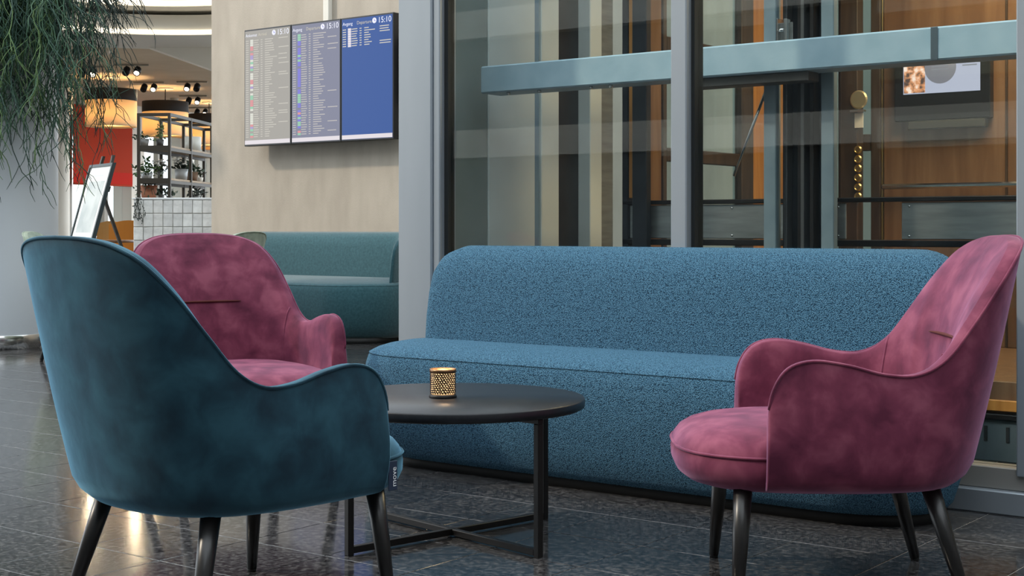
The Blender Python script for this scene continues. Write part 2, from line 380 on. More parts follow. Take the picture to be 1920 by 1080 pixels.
# left side of the car
cp('oak_strip', M['wood_orange'], L0 + .032, L0 + .062, T0_ - .018, T0_ + .02, 1.0, 2.55)
cp('side_panel', M['wood'], L0 - .02, L0, 5.12, 5.40, .33, 2.55)
cp('side_post', M['dark_wood'], L0 - .02, L0 + .01, 5.40, 5.43, .33, 2.55)
cp('side_post', M['dark_wood'], L0 - .02, L0 + .01, 5.60, 5.63, .33, 2.55)
cp('side_rail', M['dark_wood'], L0 - .02, L0 + .01, 5.43, 6.1, 1.17, 1.23)
cp('side_rail', M['dark_wood'], L0 - .02, L0 + .01, 5.43, 6.1, 1.62, 1.72)
cp('side_glass', M['car_glass'], L0 - .008, L0 - .004, 5.43, 6.1, .33, 2.55, .001)
cp('side_post', M['dark_wood'], L0 - .02, L0 + .02, 6.10, 6.22, .33, 2.55)
cp('side_panel', M['wood_orange'], L0 - .02, L0, 6.225, 6.60, .33, 2.55)
# rear of the car
def rs(px): return on_t(px, 6.55).x
cp('rear_glass', M['car_glass'], L0, rs(1652), 6.575, 6.58, .33, 2.55, .001)
cp('rear_post', M['dark_wood'], rs(1573), rs(1588), 6.54, 6.6, .33, 2.55)
cp('rear_post', M['dark_wood'], rs(1634), rs(1652), 6.54, 6.6, .33, 2.55)
cp('rear_rail', M['dark_wood'], rs(1588), rs(1634), 6.55, 6.59, 1.25, 1.33)
cp('operating_column', M['dark_wood'], rs(1590), rs(1622), 6.46, 6.53, .33, 2.3)
cp('trim_strip', M['brass'], rs(1653), rs(1656), 6.545, 6.58, .33, 2.55, .001)
cp('rear_panel', M['wood'], rs(1657), rs(1884), 6.55, 6.58, .33, 2.55)
cp('rear_panel', M['wood'], rs(1889), L1, 6.55, 6.58, .33, 2.55)
cp('panel_joint', M['dark_wood'], rs(1884.5), rs(1888.5), 6.552, 6.575, .33, 2.55, .001)
cp('handrail', M['steel'], rs(1660), L1 - .1, 6.49, 6.52, 1.06, 1.085, .008)
Rx = Matrix.Rotation(math.pi / 2, 4, 'X')
for k in range(6):
    q = on_t(1610, 6.46, 281 + k * 17.5)
    bt = MB().lathe([(.019, 0), (.02, .01), (.015, .016), (.012, .012), (0, .012)], 16, M=Matrix.Translation((q.x, 6.46, q.z - .2)) @ Rx, smooth=False).build('call_button', M['brass'], car)
q = on_t(1611, 6.46, 187)
MB().lathe([(.042, 0), (.045, .006), (.038, .012), (0, .012)], 24, M=Matrix.Translation((q.x, 6.46, q.z - .2)) @ Rx, smooth=False).build('indicator_dial', mat('pale bronze dial', (.42, .36, .24), .4, .6), car)
q = on_t(1611, 6.46, 228)
cp('small_sign', M['white'], q.x - .022, q.x + .022, 6.455, 6.46, q.z - .03, q.z + .04, .001)
cp('sign_shelf', M['steel'], q.x - .035, q.x + .035, 6.43, 6.46, q.z + .045, q.z + .055, .001)
cl = bpy.data.lights.new('lift_light', 'AREA'); cl.energy = 26; cl.color = (1, .72, .42); cl.size = 1.2; cl.size_y = .8; cl.shape = 'RECTANGLE'
clo = bpy.data.objects.new('lift_light', cl); C.objects.link(clo); clo.parent = car; clo.location = (-1.7, 5.9, 2.33)
cp('ceiling_lamp', emis('warm lift lamp', (1, .75, .45), 2.0), -2.3, -1.1, 5.5, 6.3, 2.535, 2.549)
# information screen in the car
d0, d1 = on_t(1694, 6.5, 168), on_t(1838, 6.5, 160)
ls = thing('lift_screen', 'small lit information screen in black housing on the brown lift wall', 'screen', ((d0.x + d1.x) / 2, 6.5, 1.36))
w_ = (d1.x - d0.x) / 2
MB().cbox(-w_ - .045, w_ + .045, 0, .05, .02, .42, .004).build('housing', M['bezel'], ls)
MB().box(-w_, w_, -.002, 0, .145, .38).build('display', emis('pale lilac display', (.62, .62, .78), .5), ls)
MB().cbox(-w_ + .02, w_ + .02, .0, .05, -.02, .018, .003).build('speaker_bar', mat('dark grey bar', (.05, .05, .045), .4), ls)
mbp = MB(); random.seed(3)
MB().box(-w_ + .003, -w_ * .42, -.0026, -.002, .15, .375).build('picture', noise_col(emis('photo on screen', (.5, .35, .3), .5), [(0, (0, 0, 0)), (1, (0, 0, 0))]), ls)
pm = bpy.data.materials['photo on screen']; b_ = pm.node_tree.nodes['Principled BSDF']
rr = [n for n in pm.node_tree.nodes if n.bl_idname == 'ShaderNodeValToRGB'][0]; nz = [n for n in pm.node_tree.nodes if n.bl_idname == 'ShaderNodeTexNoise'][0]
nz.inputs['Scale'].default_value = 28
for i_, (p_, c_) in enumerate(((.38, (.07, .05, .05)), (.62, (.72, .62, .62)))): rr.color_ramp.elements[i_].position = p_; rr.color_ramp.elements[i_].color = (*c_, 1)
e_ = rr.color_ramp.elements.new(.5); e_.color = (.55, .26, .14, 1)
pm.node_tree.links.new(rr.outputs['Color'], b_.inputs['Emission Color']); b_.inputs['Emission Strength'].default_value = .45
MB().lathe([(.075, 0), (.075, .001), (0, .001)], 32, M=Matrix.Translation((-w_ * .02, -.002, .262)) @ Rx).build('round_badge', emis('grey violet badge', (.34, .32, .36), .42), ls)
tx = MB()
for k, (a, b, z) in enumerate(((.5, .9, .365), (.55, .92, .335), (.62, .88, .29), (.55, .92, .262))): tx.box(a * w_, b * w_, -.0032, -.0024, z, z + .006)
for k in range(2): tx.box(-w_ * .25, w_ * .2, -.0036, -.0033, .252 + k * .014, .256 + k * .014)
tx.build('text_lines', emis('small grey lines', (.45, .45, .5), .35), ls)

# ------------------------------------------------------------------ long blue sofa
def rrect(x0, x1, y0, y1, r, n=10, z=0.0):
    pts = []
    rx = min(r, (x1 - x0) / 2 - .001); ry = min(r, (y1 - y0) / 2 - .001)
    for cx_, cy_, a0 in ((x1 - rx, y1 - ry, 0), (x0 + rx, y1 - ry, 90), (x0 + rx, y0 + ry, 180), (x1 - rx, y0 + ry, 270)):
        for k in range(n + 1):
            a = math.radians(a0 + 90 * k / n); pts.append(Vector((cx_ + rx * math.cos(a), cy_ + ry * math.sin(a), z)))
    return pts
def make_sofa(name, label, loc, L, D, m, seat_h=.445, back_h=.808, wrap=0.0, seam=True, rend=.30, group=None, back_shift=0.0):
    t = thing(name, label, 'sofa', loc, 0, group); hl = L / 2       # origin: front centre on the floor, +y to the back
    MB().rings([rrect(-hl + .095, hl - .095, .093, D - .06, .25, 8, z) for z in (0, .04)]).build('plinth', M['plinth'], t)
    prof = [(.03, .10), (.036, .072), (.06, .048), (.14, .020), (.24, .002), (.32, 0), (seat_h - .075, .004), (seat_h - .045, .012), (seat_h - .030, .020),
            (seat_h - .018, .040), (seat_h - .006, .075), (seat_h + .004, .13), (seat_h + .010, .2)]
    rows = [rrect(-hl + i, hl - i, i, D - i * .3, rend, 12, z) for z, i in prof]
    MB().rings(rows).build('seat', m, t)
    if seam:
        i = .0165; MB().tube(rrect(-hl + i, hl - i, i, D - i, rend, 12, seat_h - .036), .0032, 6, True).build('seam', M['plinth'] if False else m, t)
    # back: slab with rounded upper corners, slightly leaning and curving forward at its ends
    bl = hl - .045 - .6 * back_shift; r = .175; nb = 60; rows = []
    for k in range(nb + 1):
        u = -1 + 2 * k / nb; u = math.copysign(1 - (1 - abs(u)) ** 1.6, u) if abs(u) > 0 else 0
        x = u * bl; e = bl - abs(x); x += back_shift
        top = back_h - (r - math.sqrt(max(0, r * r - (r - min(e, r)) ** 2)))
        thick = .20 * math.sqrt(max(.0, 1 - (1 - min(e / .09, 1)) ** 2)) if e < .09 else .20
        thick = max(thick, .004)
        cy = D - .115 - wrap * max(0, (abs(u) - .72) / .28) ** 2
        ring = []
        zb = .10; hgt = max(top - zb, .05); lean = .05
        pr = [(0, -1), (.25, -1), (.5, -1), (.7, -1), (.84, -.97), (.93, -.84), (.98, -.55), (1, 0), (.98, .55), (.93, .84), (.84, .97), (.6, 1), (.3, 1), (0, 1)]
        for v, w in pr:
            # rounded shoulders keep a constant radius whatever the height
            zz = zb + hgt * v
            y = cy + lean * (v - .5) + w * thick / 2 - .018 * math.sin(math.pi * min(1, v)) * (w < 0)
            xs = back_shift + (x - back_shift) * (1 - .045 * max(0, 1 - (zz - zb) / .36) ** 1.5)
            ring.append(Vector((xs, y, zz)))
        rows.append(ring)
    MB().rings(rows, True, True).build('backrest', m, t)
    return t
make_sofa('boucle_sofa', 'long light blue boucle sofa with rounded back in front of the lift glass', (-2.625, 3.855, 0), 2.29, .54, M['boucle'], back_shift=.055)
make_sofa('fabric_sofa', 'dark teal sofa against the beige wall under the departure screens', (-8.44, 7.78, 0), 2.22, .95, M['teal_fabric'], .475, .85, .42, True, .42)

# ------------------------------------------------------------------ lounge chairs
def catmull(P, n):
    out = []
    for i in range(len(P) - 1):
        p0, p1, p2, p3 = P[max(i - 1, 0)], P[i], P[i + 1], P[min(i + 2, len(P) - 1)]
        for k in range(n):
            t = k / n
            out.append(.5 * ((2 * p1) + (p2 - p0) * t + (2 * p0 - 5 * p1 + 4 * p2 - p3) * t * t + (3 * p1 - p0 - 3 * p2 + p3) * t ** 3))
    out.append(P[-1].copy()); return out
RIM = [(.322, .203, .44), (.324, .190, .505), (.325, .157, .553), (.325, .10, .571), (.325, .025, .562), (.322, -.06, .541), (.317, -.135, .540), (.310, -.200, .575),
       (.297, -.262, .650), (.274, -.325, .735), (.233, -.376, .800), (.172, -.409, .834), (.09, -.426, .848), (0, -.431, .851)]
BASE = [(.300, .203, .27), (.301, .190, .27), (.303, .157, .27), (.305, .10, .27), (.306, .025, .27), (.304, -.05, .27), (.298, -.105, .27), (.284, -.155, .27),
        (.258, -.205, .27), (.222, -.245, .27), (.172, -.278, .27), (.115, -.298, .27), (.055, -.308, .27), (0, -.31, .27)]
def make_chair(name, label, m, tagged=False):
    t = thing(name, label, 'armchair')
    R = catmull([Vector(p) for p in RIM], 5); B = catmull([Vector(p) for p in BASE], 5)
    R = R + [Vector((-p.x, p.y, p.z)) for p in R[-2::-1]]; B = B + [Vector((-p.x, p.y, p.z)) for p in B[-2::-1]]
    n = len(R); outer = []; inner = []; rimline = []; mids = []
    for i in range(n):
        a, b = B[max(i - 1, 0)], B[min(i + 1, n - 1)]
        tg = (b - a).normalized(); nb_ = Vector((tg.y, -tg.x, 0)); 
        if nb_.dot(Vector((B[i].x, B[i].y + .05, 0))) < 0: nb_ = -nb_
        e = min(i, n - 1 - i); ed = (R[i if i < n / 2 else n - 1 - i] - R[0]).length
        back = max(0, min(1, (-R[i].y - .12) / .25))
        T = .034; pad = .022 + .022 * back
        k = min(1, ed / .035); Te = T * math.sqrt(max(.02, 1 - (1 - k) ** 2))
        col = []; icol = []
        VS = [0, .02, .05, .10, .2, .32, .45, .6, .75, .88, .96, 1]
        for v in VS:
            p = B[i].lerp(R[i], v); p += nb_ * (.020 * math.sin(math.pi * v ** .8) * (1 - .75 * back))
            if v < .10: p -= nb_ * .035 * (1 - v / .10) ** 2
            if v < .05: p.z -= 0
            mid = p - nb_ * T / 2
            col.append(mid + nb_ * Te / 2)
        top = B[i].lerp(R[i], 1) - nb_ * T / 2
        rim = [top + nb_ * Te * .5, top + nb_ * Te * .44 + Vector((0, 0, .003)), top + nb_ * Te * .2 + Vector((0, 0, .005)), top - nb_ * Te * .2 + Vector((0, 0, .005)), top - nb_ * Te * .44 + Vector((0, 0, .002)), top - nb_ * Te * .5]
        for v in [1, .94, .86, .76, .66, .56, .46, .36, .26, .18]:
            p = B[i].lerp(R[i], v); p += nb_ * (.020 * math.sin(math.pi * v ** .8) * (1 - .75 * back))
            extra = .03 * back * math.sin(math.pi * min(1, (1 - v) * 1.15)) ** 1.0      # padding of the back
            icol.append(p - nb_ * (T / 2 + Te / 2 + k * pad * min(1, (1 - v) / .3) ** .6 + k * extra))
        outer.append(col + rim[1:5]); inner.append(icol); rimline.append(rim[0] + Vector((0, 0, .003)))
    sh = MB(); nr = len(outer[0])
    sh.add([p for c in outer for p in c], [(i * nr + k, (i + 1) * nr + k, (i + 1) * nr + k + 1, i * nr + k + 1) for i in range(n - 1) for k in range(nr - 1)], True)
    # arm insides
    ni = len(inner[0]); ib = 36; 
    def strip(mb, i0, i1):
        cols = [[outer[i][-1]] + inner[i] for i in range(i0, i1 + 1)]; q = ni + 1
        mb.add([p for c in cols for p in c], [(i * q + k, (i + 1) * q + k, (i + 1) * q + k + 1, i * q + k + 1) for i in range(len(cols) - 1) for k in range(q - 1)], True)
    strip(sh, 0, ib); strip(sh, n - 1 - ib, n - 1)
    for i in (0, n - 1):                                                # close the front of each arm
        o_, q_ = outer[i][:12], inner[i]
        loop = outer[i] + inner[i]
        sh.add(loop, [tuple(range(len(loop)))], True)
    bot = [c[0] for c in outer]
    sh.add(bot, [tuple(range(len(bot)))])                               # underside
    bmx = sh.mesh('shell', m); bm2 = bmesh.new(); bm2.from_mesh(bmx); bmesh.ops.remove_doubles(bm2, verts=bm2.verts, dist=.0004)
    bmesh.ops.recalc_face_normals(bm2, faces=bm2.faces); bm2.to_mesh(bmx); bm2.free()
    o = bpy.data.objects.new('shell', bmx); C.objects.link(o); o.parent = t
    bk = MB(); strip(bk, ib, n - 1 - ib); bk.build('backrest', m, t)
    MB().tube(rimline[2:-2], .0036, 6).build('piping', m, t)
    for i in (ib, n - 1 - ib): 
        MB().tube([p for p in inner[i]], .003, 6).build('seam', m, t)
    # tuck across the back
    j = min(range(ni), key=lambda k: abs(inner[n // 2][k].z - .612))
    pts = []
    for i in range(n):
        c_ = inner[i]
        for k in range(ni - 1):
            if c_[k].z >= .612 > c_[k + 1].z and abs(c_[k].x) < .125 and c_[k].y < -.2:
                f_ = (c_[k].z - .612) / (c_[k].z - c_[k + 1].z); pts.append(c_[k].lerp(c_[k + 1], f_) + Vector((0, .003, 0)))
    if len(pts) > 2: 
        rads = [.0042 * math.sin(math.pi * (k + .6) / (len(pts) + .2)) ** .5 for k in range(len(pts))]
        MB().tube(pts, rads, 8).build('back_tuck', M['tuck_' + ('pink' if 'pink' in m.name else 'blue')], t)
    # seat
    def plan(inset, z):
        a_, l_ = .305 - inset, .338 - inset; pts = []
        for k in range(64):
            th = 2 * math.pi * k / 64; c_, s_ = math.cos(th), math.sin(th); e_ = 2 / 2.9
            pts.append(Vector((a_ * math.copysign(abs(c_) ** e_, c_), .055 + l_ * math.copysign(abs(s_) ** e_, s_), z)))
        return pts
    prof = [(.262, .09), (.264, .055), (.272, .030), (.288, .010), (.308, .001), (.33, 0), (.348, .003), (.362, .008), (.378, .020), (.392, .042), (.403, .075), (.411, .12), (.416, .18), (.418, .25)]
    MB().rings([plan(i, z) for z, i in prof]).build('seat', m, t)
    MB().tube(plan(.001, .349), .0036, 6, True).build('seat_piping', m, t)
    for sx in (1, -1):
        for (ty, fy, tx_, fx_) in ((.245, .263, .225, .262), (-.185, -.262, .20, .25)):
            a, b = Vector((sx * tx_, ty, .285)), Vector((sx * fx_, fy, .008)); ax = (b - a)
            lg = MB().tube([a, a + ax * .5, b], [.0225, .0185, .0125], 16)
            lo = lg.build('leg', M['black_wood'], t)
            MB().lathe([(0, 0), (.011, 0), (.011, .009), (0, .009)], 12, (b.x, b.y, 0)).build('foot', M['plinth'], lo)
    if tagged:
        # small sewn label hanging from the side seam
        lb = MB().cbox(.310, .313, .212, .238, .282, .348, .0008).build('sewn_tag', mat('navy cloth tag', (.012, .025, .055), .7), t)
        Mx = Matrix.Translation((.3282, .2285, .330)) @ Matrix(((0, 0, 1, 0), (0, -1, 0, 0), (0, 0, 0, 1), (0, 0, 0, 0))).to_4x4() if False else None
        R_ = Matrix(((0, 0, 1, 0.3282), (0, -1, 0, 0), (1, 0, 0, .328), (0, 0, 0, 1)))      # text x -> up, text y -> back
        R_ = Matrix(((0, 0, 1, .3138), (0, -1, 0, .2335), (1, 0, 0, .290), (0, 0, 0, 1)))
        text_mb('move', .020, M=R_).build('tag_lettering', mat('white thread', (.8, .82, .85), .7), lb)
    return t
M['tuck_pink'] = mat('rust stitched tuck', (.085, .014, .012), .9)
M['tuck_blue'] = mat('dark stitched tuck', (.02, .05, .07), .8)
def place(o, cx, d, th):
    p = cw(cx, d); o.location = p; o.rotation_euler = (0, 0, math.radians(th) + YAW - math.pi / 2)
ch_b = make_chair('lounge_chair', 'teal blue velvet armchair seen from behind, nearest the viewer', M['velvet_blue'], True)
place(ch_b, -.65, 3.275, 47)
ch_p = make_chair('lounge_chair', 'pink velvet armchair in profile in front of the right end of the blue sofa', M['velvet_pink'])
place(ch_p, .788, 3.526, 177.8)
c2 = copy_tree(ch_p); tag(c2, 'pink velvet armchair facing forward, half hidden behind the teal blue armchair'); place(c2, -.947, 4.89, -60)
ch_s = make_chair('lounge_chair', 'pale sage armchair standing beside the round white column', M['velvet_sage'])
place(ch_s, -2.85, 9.7, 2)
c3 = copy_tree(ch_s); tag(c3, 'pale sage armchair just in front of the dark teal sofa'); place(c3, -1.98, 8.9, 160)
for o in (ch_b, ch_p, c2, ch_s, c3): o['group'] = 'velvet lounge chairs'

# ------------------------------------------------------------------ coffee table and candle holder
tc_ = cw(-.169, 4.06)
tb = thing('coffee_table', 'round black coffee table on a crossed square tube frame', 'table', tc_, YAW + math.radians(-48))
MB().lathe([(0, .367), (.368, .367), (.375, .371), (.376, .380), (.376, .391), (.3735, .395), (0, .395)], 96).build('tabletop', M['table_top'], tb)
for k in range(2):
    fr = empty('leg_frame', (0, 0, 0), k * math.pi / 2, tb)
    for sgn in (-1, 1): MB().cbox(sgn * .357 - .0095, sgn * .357 + .0095, -.0095, .0095, 0, .354, .0015).build('leg', M['black_metal'], fr)
    zb = .004 if k == 0 else .005
    MB().cbox(-.3475, .3475, -.0092, .0092, zb, zb + .018, .0015).build('floor_bar', M['black_metal'], fr)
    MB().cbox(-.3665, .3665, -.0092, .0092, .354, .367, .001).build('top_bar', M['black_metal'], fr)
cpnt = cw((830.5 - CX) / F * 4.05, 4.05, .395)
cd = thing('candle_holder', 'small black pierced metal candle holder glowing on the coffee table', 'candle holder', cpnt)
MB().lathe([(0, 0), (.0385, 0), (.040, .003), (.0375, .006), (.0375, .009), (0, .009)], 40).build('base', M['black_metal'], cd)
random.seed(11)
# pierced wall: ring lattice with irregular holes (each hole an inset polygon cut out of its cell)
sv = MB(); ncol, nrow, rad = 30, 11, .0365; zz0, zz1 = .011, .071
P = {}
for r_ in range(nrow + 1):
    for c_ in range(ncol):
        jx = random.uniform(-.28, .28) if 0 < r_ < nrow else 0; jz = random.uniform(-.28, .28) if 0 < r_ < nrow else 0
        a = 2 * math.pi * (c_ + .5 * (r_ % 2) + jx) / ncol; z = zz0 + (zz1 - zz0) * (r_ + jz) / nrow
        P[r_, c_] = (a, z)
def cyl(a, z, rr=rad): return Vector((rr * math.cos(a), rr * math.sin(a), z))
for r_ in range(nrow):
    for c_ in range(ncol):
        c1_ = (c_ + 1) % ncol
        if r_ % 2 == 0: q4 = [P[r_, c_], P[r_, c1_], P[r_ + 1, c_], P[r_ + 1, (c_ - 1) % ncol]]
        else: q4 = [P[r_, c_], P[r_, c1_], P[r_ + 1, c1_], P[r_ + 1, c_]]
        a0 = q4[0][0]; q4 = [((a - a0 + math.pi) % (2 * math.pi) - math.pi + a0, z) for a, z in q4]
        ca_, cz_ = sum(a for a, z in q4) / 4, sum(z for a, z in q4) / 4; k = random.uniform(.42, .60)
        o8 = []; i8 = []
        for s_ in range(4):
            a, b = q4[s_], q4[(s_ + 1) % 4]
            for f_ in (0, .5):
                pa, pz = a[0] + (b[0] - a[0]) * f_, a[1] + (b[1] - a[1]) * f_
                kk = k * (.80 if f_ == 0 else 1.08)
                o8.append((pa, pz)); i8.append((ca_ + (pa - ca_) * kk, cz_ + (pz - cz_) * kk))
        vs = [cyl(a, z) for a, z in o8] + [cyl(a, z) for a, z in i8]
        sv.add(vs, [(s_, (s_ + 1) % 8, 8 + (s_ + 1) % 8, 8 + s_) for s_ in range(8)], True)
sv.build('pierced_sleeve', mat('dark bronze sleeve', (.02, .013, .008), .4, .6), cd)
MB().lathe([(.0345, .071), (.0375, .071), (.038, .0765), (.0375, .081), (.0345, .081), (.0345, .071)], 40).build('rim', mat('bronze rim', (.25, .14, .07), .35, .8), cd)
MB().lathe([(.0335, .010), (.0335, .074), (.0325, .074), (.0325, .010)], 40).build('frosted_glass', mat('warm lit frosted glass', (.6, .4, .25), .6, emit=(1.0, .62, .30), estr=.9), cd)
MB().lathe([(0, .009), (.019, .009), (.019, .03), (0, .03)], 20).build('tea_light', mat('wax', (.85, .75, .6), .5, emit=(1, .6, .25), estr=1.0), cd)
MB().lathe([(0, .031), (.004, .036), (.0045, .043), (.002, .053), (0, .06)], 10).build('flame', emis('flame', (1, .62, .25), 25), cd)
pl = bpy.data.lights.new('candle_light', 'POINT'); pl.energy = .25; pl.color = (1, .62, .3); pl.shadow_soft_size = .015
plo = bpy.data.objects.new('candle_light', pl); C.objects.link(plo); plo.parent = cd; plo.location = (0, 0, .10)

# ------------------------------------------------------------------ departure screens
S0, S1, SZ0, SZ1 = -9.96, -8.11, 1.634, 2.705
sw_ = (S1 - S0) / 3
scr_cols = [(.20, .19, .17), (.115, .12, .165), (.012, .045, .17)]  # greyer left and middle tones: glare wash-out put into the flat screen colour
heads = [('Ankomst', 'Arrival'), ('Avgang', 'Departure'), ('Avgang', 'Departure')]
labels = ['leftmost flight information screen on the beige wall, pale and washed out', 'middle flight information screen on the beige wall, full of coloured rows', 'rightmost flight information screen, deep blue with few rows']
tw = emis('screen white', (.85, .86, .98), .55); ty = emis('screen cream lettering', (.72, .66, .52), .42)
chipm = {k: emis('screen ' + k, c, .42) for k, c in dict(red=(.85, .30, .32), blue=(.20, .18, .80), green=(.32, .70, .46), pale=(.85, .85, .75), violet=(.45, .35, .70), white=(.95, .88, .95)).items()}
for k in range(3):
    x0 = S0 + k * sw_; W2, HH = sw_ / 2 - .002, SZ1 - SZ0
    t = thing('display_screen', labels[k], 'screen', (x0 + sw_ / 2, 9.02, SZ0), 0, 'flight information screens')
    MB().cbox(-W2, W2, 0, .075, 0, HH, .004).build('housing', M['bezel'], t)
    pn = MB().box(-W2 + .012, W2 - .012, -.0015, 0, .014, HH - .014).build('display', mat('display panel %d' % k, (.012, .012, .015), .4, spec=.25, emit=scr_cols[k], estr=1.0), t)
    Rm = lambda x, z, y=-.003: Matrix.Translation((x, y, z)) @ Rx
    l, r_ = -W2 + .022, W2 - .022; top = HH - .014
    hd = MB(); text_mb(heads[k][0], .041, hd, Rm(l, top - .055)); hd.build('header_text', tw, t)
    he = MB(); text_mb(heads[k][1], .041, he, Rm(l + .168, top - .055)); he.build('header_text', ty, t)
    ck = MB(); text_mb('15:10', .070, ck, Rm(r_, top - .062), 'RIGHT'); ck.build('clock_time', tw, t)
    MB().lathe([(.024, 0), (.024, .001), (0, .001)], 24, M=Rm(r_ - .196, top - .038, -.002)).build('clock_icon', tw, t)
    ic = MB(); ic.box(r_ - .1985, r_ - .1935, -.0042, -.0035, top - .04, top - .02); ic.box(r_ - .197, r_ - .183, -.0042, -.0035, top - .042, top - .037)
    ic.build('clock_hands', chipm['blue'], t)
    MB().box(-W2 + .012, W2 - .012, -.003, -.0018, .016, .052).build('footer_band', emis('footer %d' % k, (.78, .72, .76), .5), t)
    random.seed(40 + k); rows_n = (44, 44, 8)[k]; step = .0205; rowm = MB(); chips = {}
    for r in range(rows_n):
        z = top - .095 - r * step; hh_ = .0075
        def word(x, w): rowm.box(x, x + w, -.0028, -.002, z, z + hh_)
        word(l, .040)
        nm = 'white' if k == 2 else random.choice(('red', 'pale', 'violet', 'pale', 'green') if k == 0 else ('blue', 'blue', 'red', 'green', 'green', 'blue'))
        if k == 2 or r % 9 != 5:
            chips.setdefault(nm, MB()).box(l + .062, l + .100, -.003, -.002, z - .005, z + .0135)
        word(l + .106, random.uniform(.055, .075)); word(l + .200, .024); word(l + .255, random.uniform(.05, .16))
        if random.random() < (.25, .1, .5)[k] or (k == 2 and r < 3): word(r_ - .135, random.uniform(.10, .13))
    rw_ = rowm.build('flight_rows', emis('row lettering %d' % k, ((.66, .62, .54), (.60, .56, .54), (.75, .70, .60))[k], .42), t)
    rw_['kind'] = 'stuff'
    for nm, mb in chips.items(): mb.build('airline_chips', chipm[nm], t)['kind'] = 'stuff'
    MB().cbox(-.2, .2, .075, .18, HH * .3, HH * .7, .004).build('wall_mount', M['black_metal'], t)
    if k == 2:
        MB().cbox(W2, W2 + .05, .085, .1, .30, .86, .003).build('mount_rail', M['black_metal'], t)
        MB().cbox(W2 + .02, W2 + .09, .10, .17, .38, .80, .003).build('mount_bracket', mat('dark grey bracket', (.08, .08, .08), .5), t)
q = on_t(613.5, WT - .03)
simple('cable_duct', 'white vertical cable duct above the departure screens', 'cable duct', MB().cbox(q.x - .035, q.x + .035, WT - .05, WT, SZ1 - .2, 6.0, .004), M['white'])

# ------------------------------------------------------------------ round column, planter and trailing plant
colc = cw(-3.83, 10.7)
rc = thing('round_column', 'thick round white column with polished steel foot at the left edge', 'column', colc)
MB().lathe([(.42, .105), (.42, 6.2), (0, 6.2)], 64).build('shaft', M['column'], rc)
MB().lathe([(0, 0), (.428, 0), (.428, .10), (.424, .105), (.42, .105)], 64).build('steel_base', M['steel'], rc)
pl_ = thing('planter', 'dark ring planter fixed around the round white column', 'planter', colc + Vector((0, 0, 2.62)))
MB().lathe([(.422, 0), (.54, 0), (.57, .03), (.57, .26), (.545, .26), (.54, .2), (.422, .2)], 48).build('trough', mat('dark planter', (.05, .055, .055), .6), pl_)
plant = thing('trailing_plant', 'bushy green trailing plant with thin tangled stems hanging over the column', 'plant', colc + Vector((0, 0, 2.62)))
random.seed(21)
greens = [mat('trailing stem %d' % k, c, .6) for k, c in enumerate(((.030, .075, .055), (.05, .12, .065), (.13, .22, .08), (.016, .032, .026)))]
mbs = [MB() for _ in greens]
tocam = math.atan2(-colc.y, -colc.x)
def strand(p, dirv, length, r, mb, sub=True, droop=.55, wig=.35):
    pts = [p.copy()]; d = dirv.normalized(); n = max(4, int(length / .055)); st = length / n
    for i in range(n):
        d = (d + Vector((random.uniform(-wig, wig), random.uniform(-wig, wig), -droop * .35 + random.uniform(-wig, wig) * .7))).normalized()
        pts.append(pts[-1] + d * st)
        if sub and random.random() < .42:
            sd = (d + Vector((random.uniform(-1, 1), random.uniform(-1, 1), random.uniform(-.6, .5)))).normalized()
            strand(pts[-1], sd, random.uniform(.10, .26), r * .75, mb, False, droop, .4)
    mb.tube(pts, [r] * (len(pts) - 1) + [r * .5], 3)
for i in range(560):
    a = tocam + random.uniform(-1.3, .85); rr = random.uniform(.46, .56)
    p = Vector((rr * math.cos(a), rr * math.sin(a), random.uniform(.15, .30)))
    out = Vector((math.cos(a), math.sin(a), 0)) * random.uniform(.1, .5) + Vector((0, 0, random.uniform(-.4, .4)))
    ln = random.choice((.6, .85, 1.05, 1.3, 1.5, 1.75)) * random.uniform(.85, 1.1)
    rel = a - tocam
    k = random.choice((0, 0, 1, 1, 2)) if rel < .55 else random.choice((3, 3, 0, 1))
    strand(p, out, ln, .0036, mbs[k], True, .78, .48)
for i in range(26):                                     # springy arching stems towards the restaurant side
    a = tocam + random.uniform(.7, 1.35); p = Vector((.52 * math.cos(a), .52 * math.sin(a), .1))
    out = Vector((RX, RY, 0)) * random.uniform(.7, 1.3) + Vector((0, 0, random.uniform(-.2, .5)))
    strand(p, out, random.uniform(.4, .85), .0038, mbs[3], True, .45, .2)
for mb, g_ in zip(mbs, greens): 
    o = mb.build('trailing_stems', g_, plant); o['kind'] = 'stuff'

# ------------------------------------------------------------------ easel with framed poster
ep = cw((152 - CX) / F * 12.7, 12.7)
wdir = math.radians(-55)                            # poster width direction in the camera plane
es = thing('easel', 'black wooden display easel beside the round column', 'easel', ep, YAW + wdir)
# local: x along the poster's width, y = behind the poster, leaning back (top towards +y)
LEAN = math.tan(math.radians(15.5))
def ez(x, z, off=0.0): return Vector((x, (z - .70) * LEAN + off, z))
def lean_box(mb, x0, x1, z0, z1, o0, o1):
    vs = [ez(x, z, o) for z in (z0, z1) for o in (o0, o1) for x in (x0, x1)]
    return mb.add(vs, [(0, 2, 3, 1), (4, 5, 7, 6), (0, 1, 5, 4), (2, 6, 7, 3), (0, 4, 6, 2), (1, 3, 7, 5)])
bw = noise_col(mat('black stained easel wood', (.03, .025, .02), .5), [(.3, (.02, .016, .012)), (.7, (.05, .04, .032))], 20, 4)
for sx in (-1, 1):
    mb = MB(); vs = []
    for z, x in ((0, sx * .30), (1.53, sx * .13)):
        for o_ in (.005, .03):
            for dx in (-.016, .016): vs.append(ez(x + dx, z, o_))
    mb.add(vs, [(0, 2, 3, 1), (4, 5, 7, 6), (0, 1, 5, 4), (2, 6, 7, 3), (0, 4, 6, 2), (1, 3, 7, 5)]); mb.build('leg', bw, es)
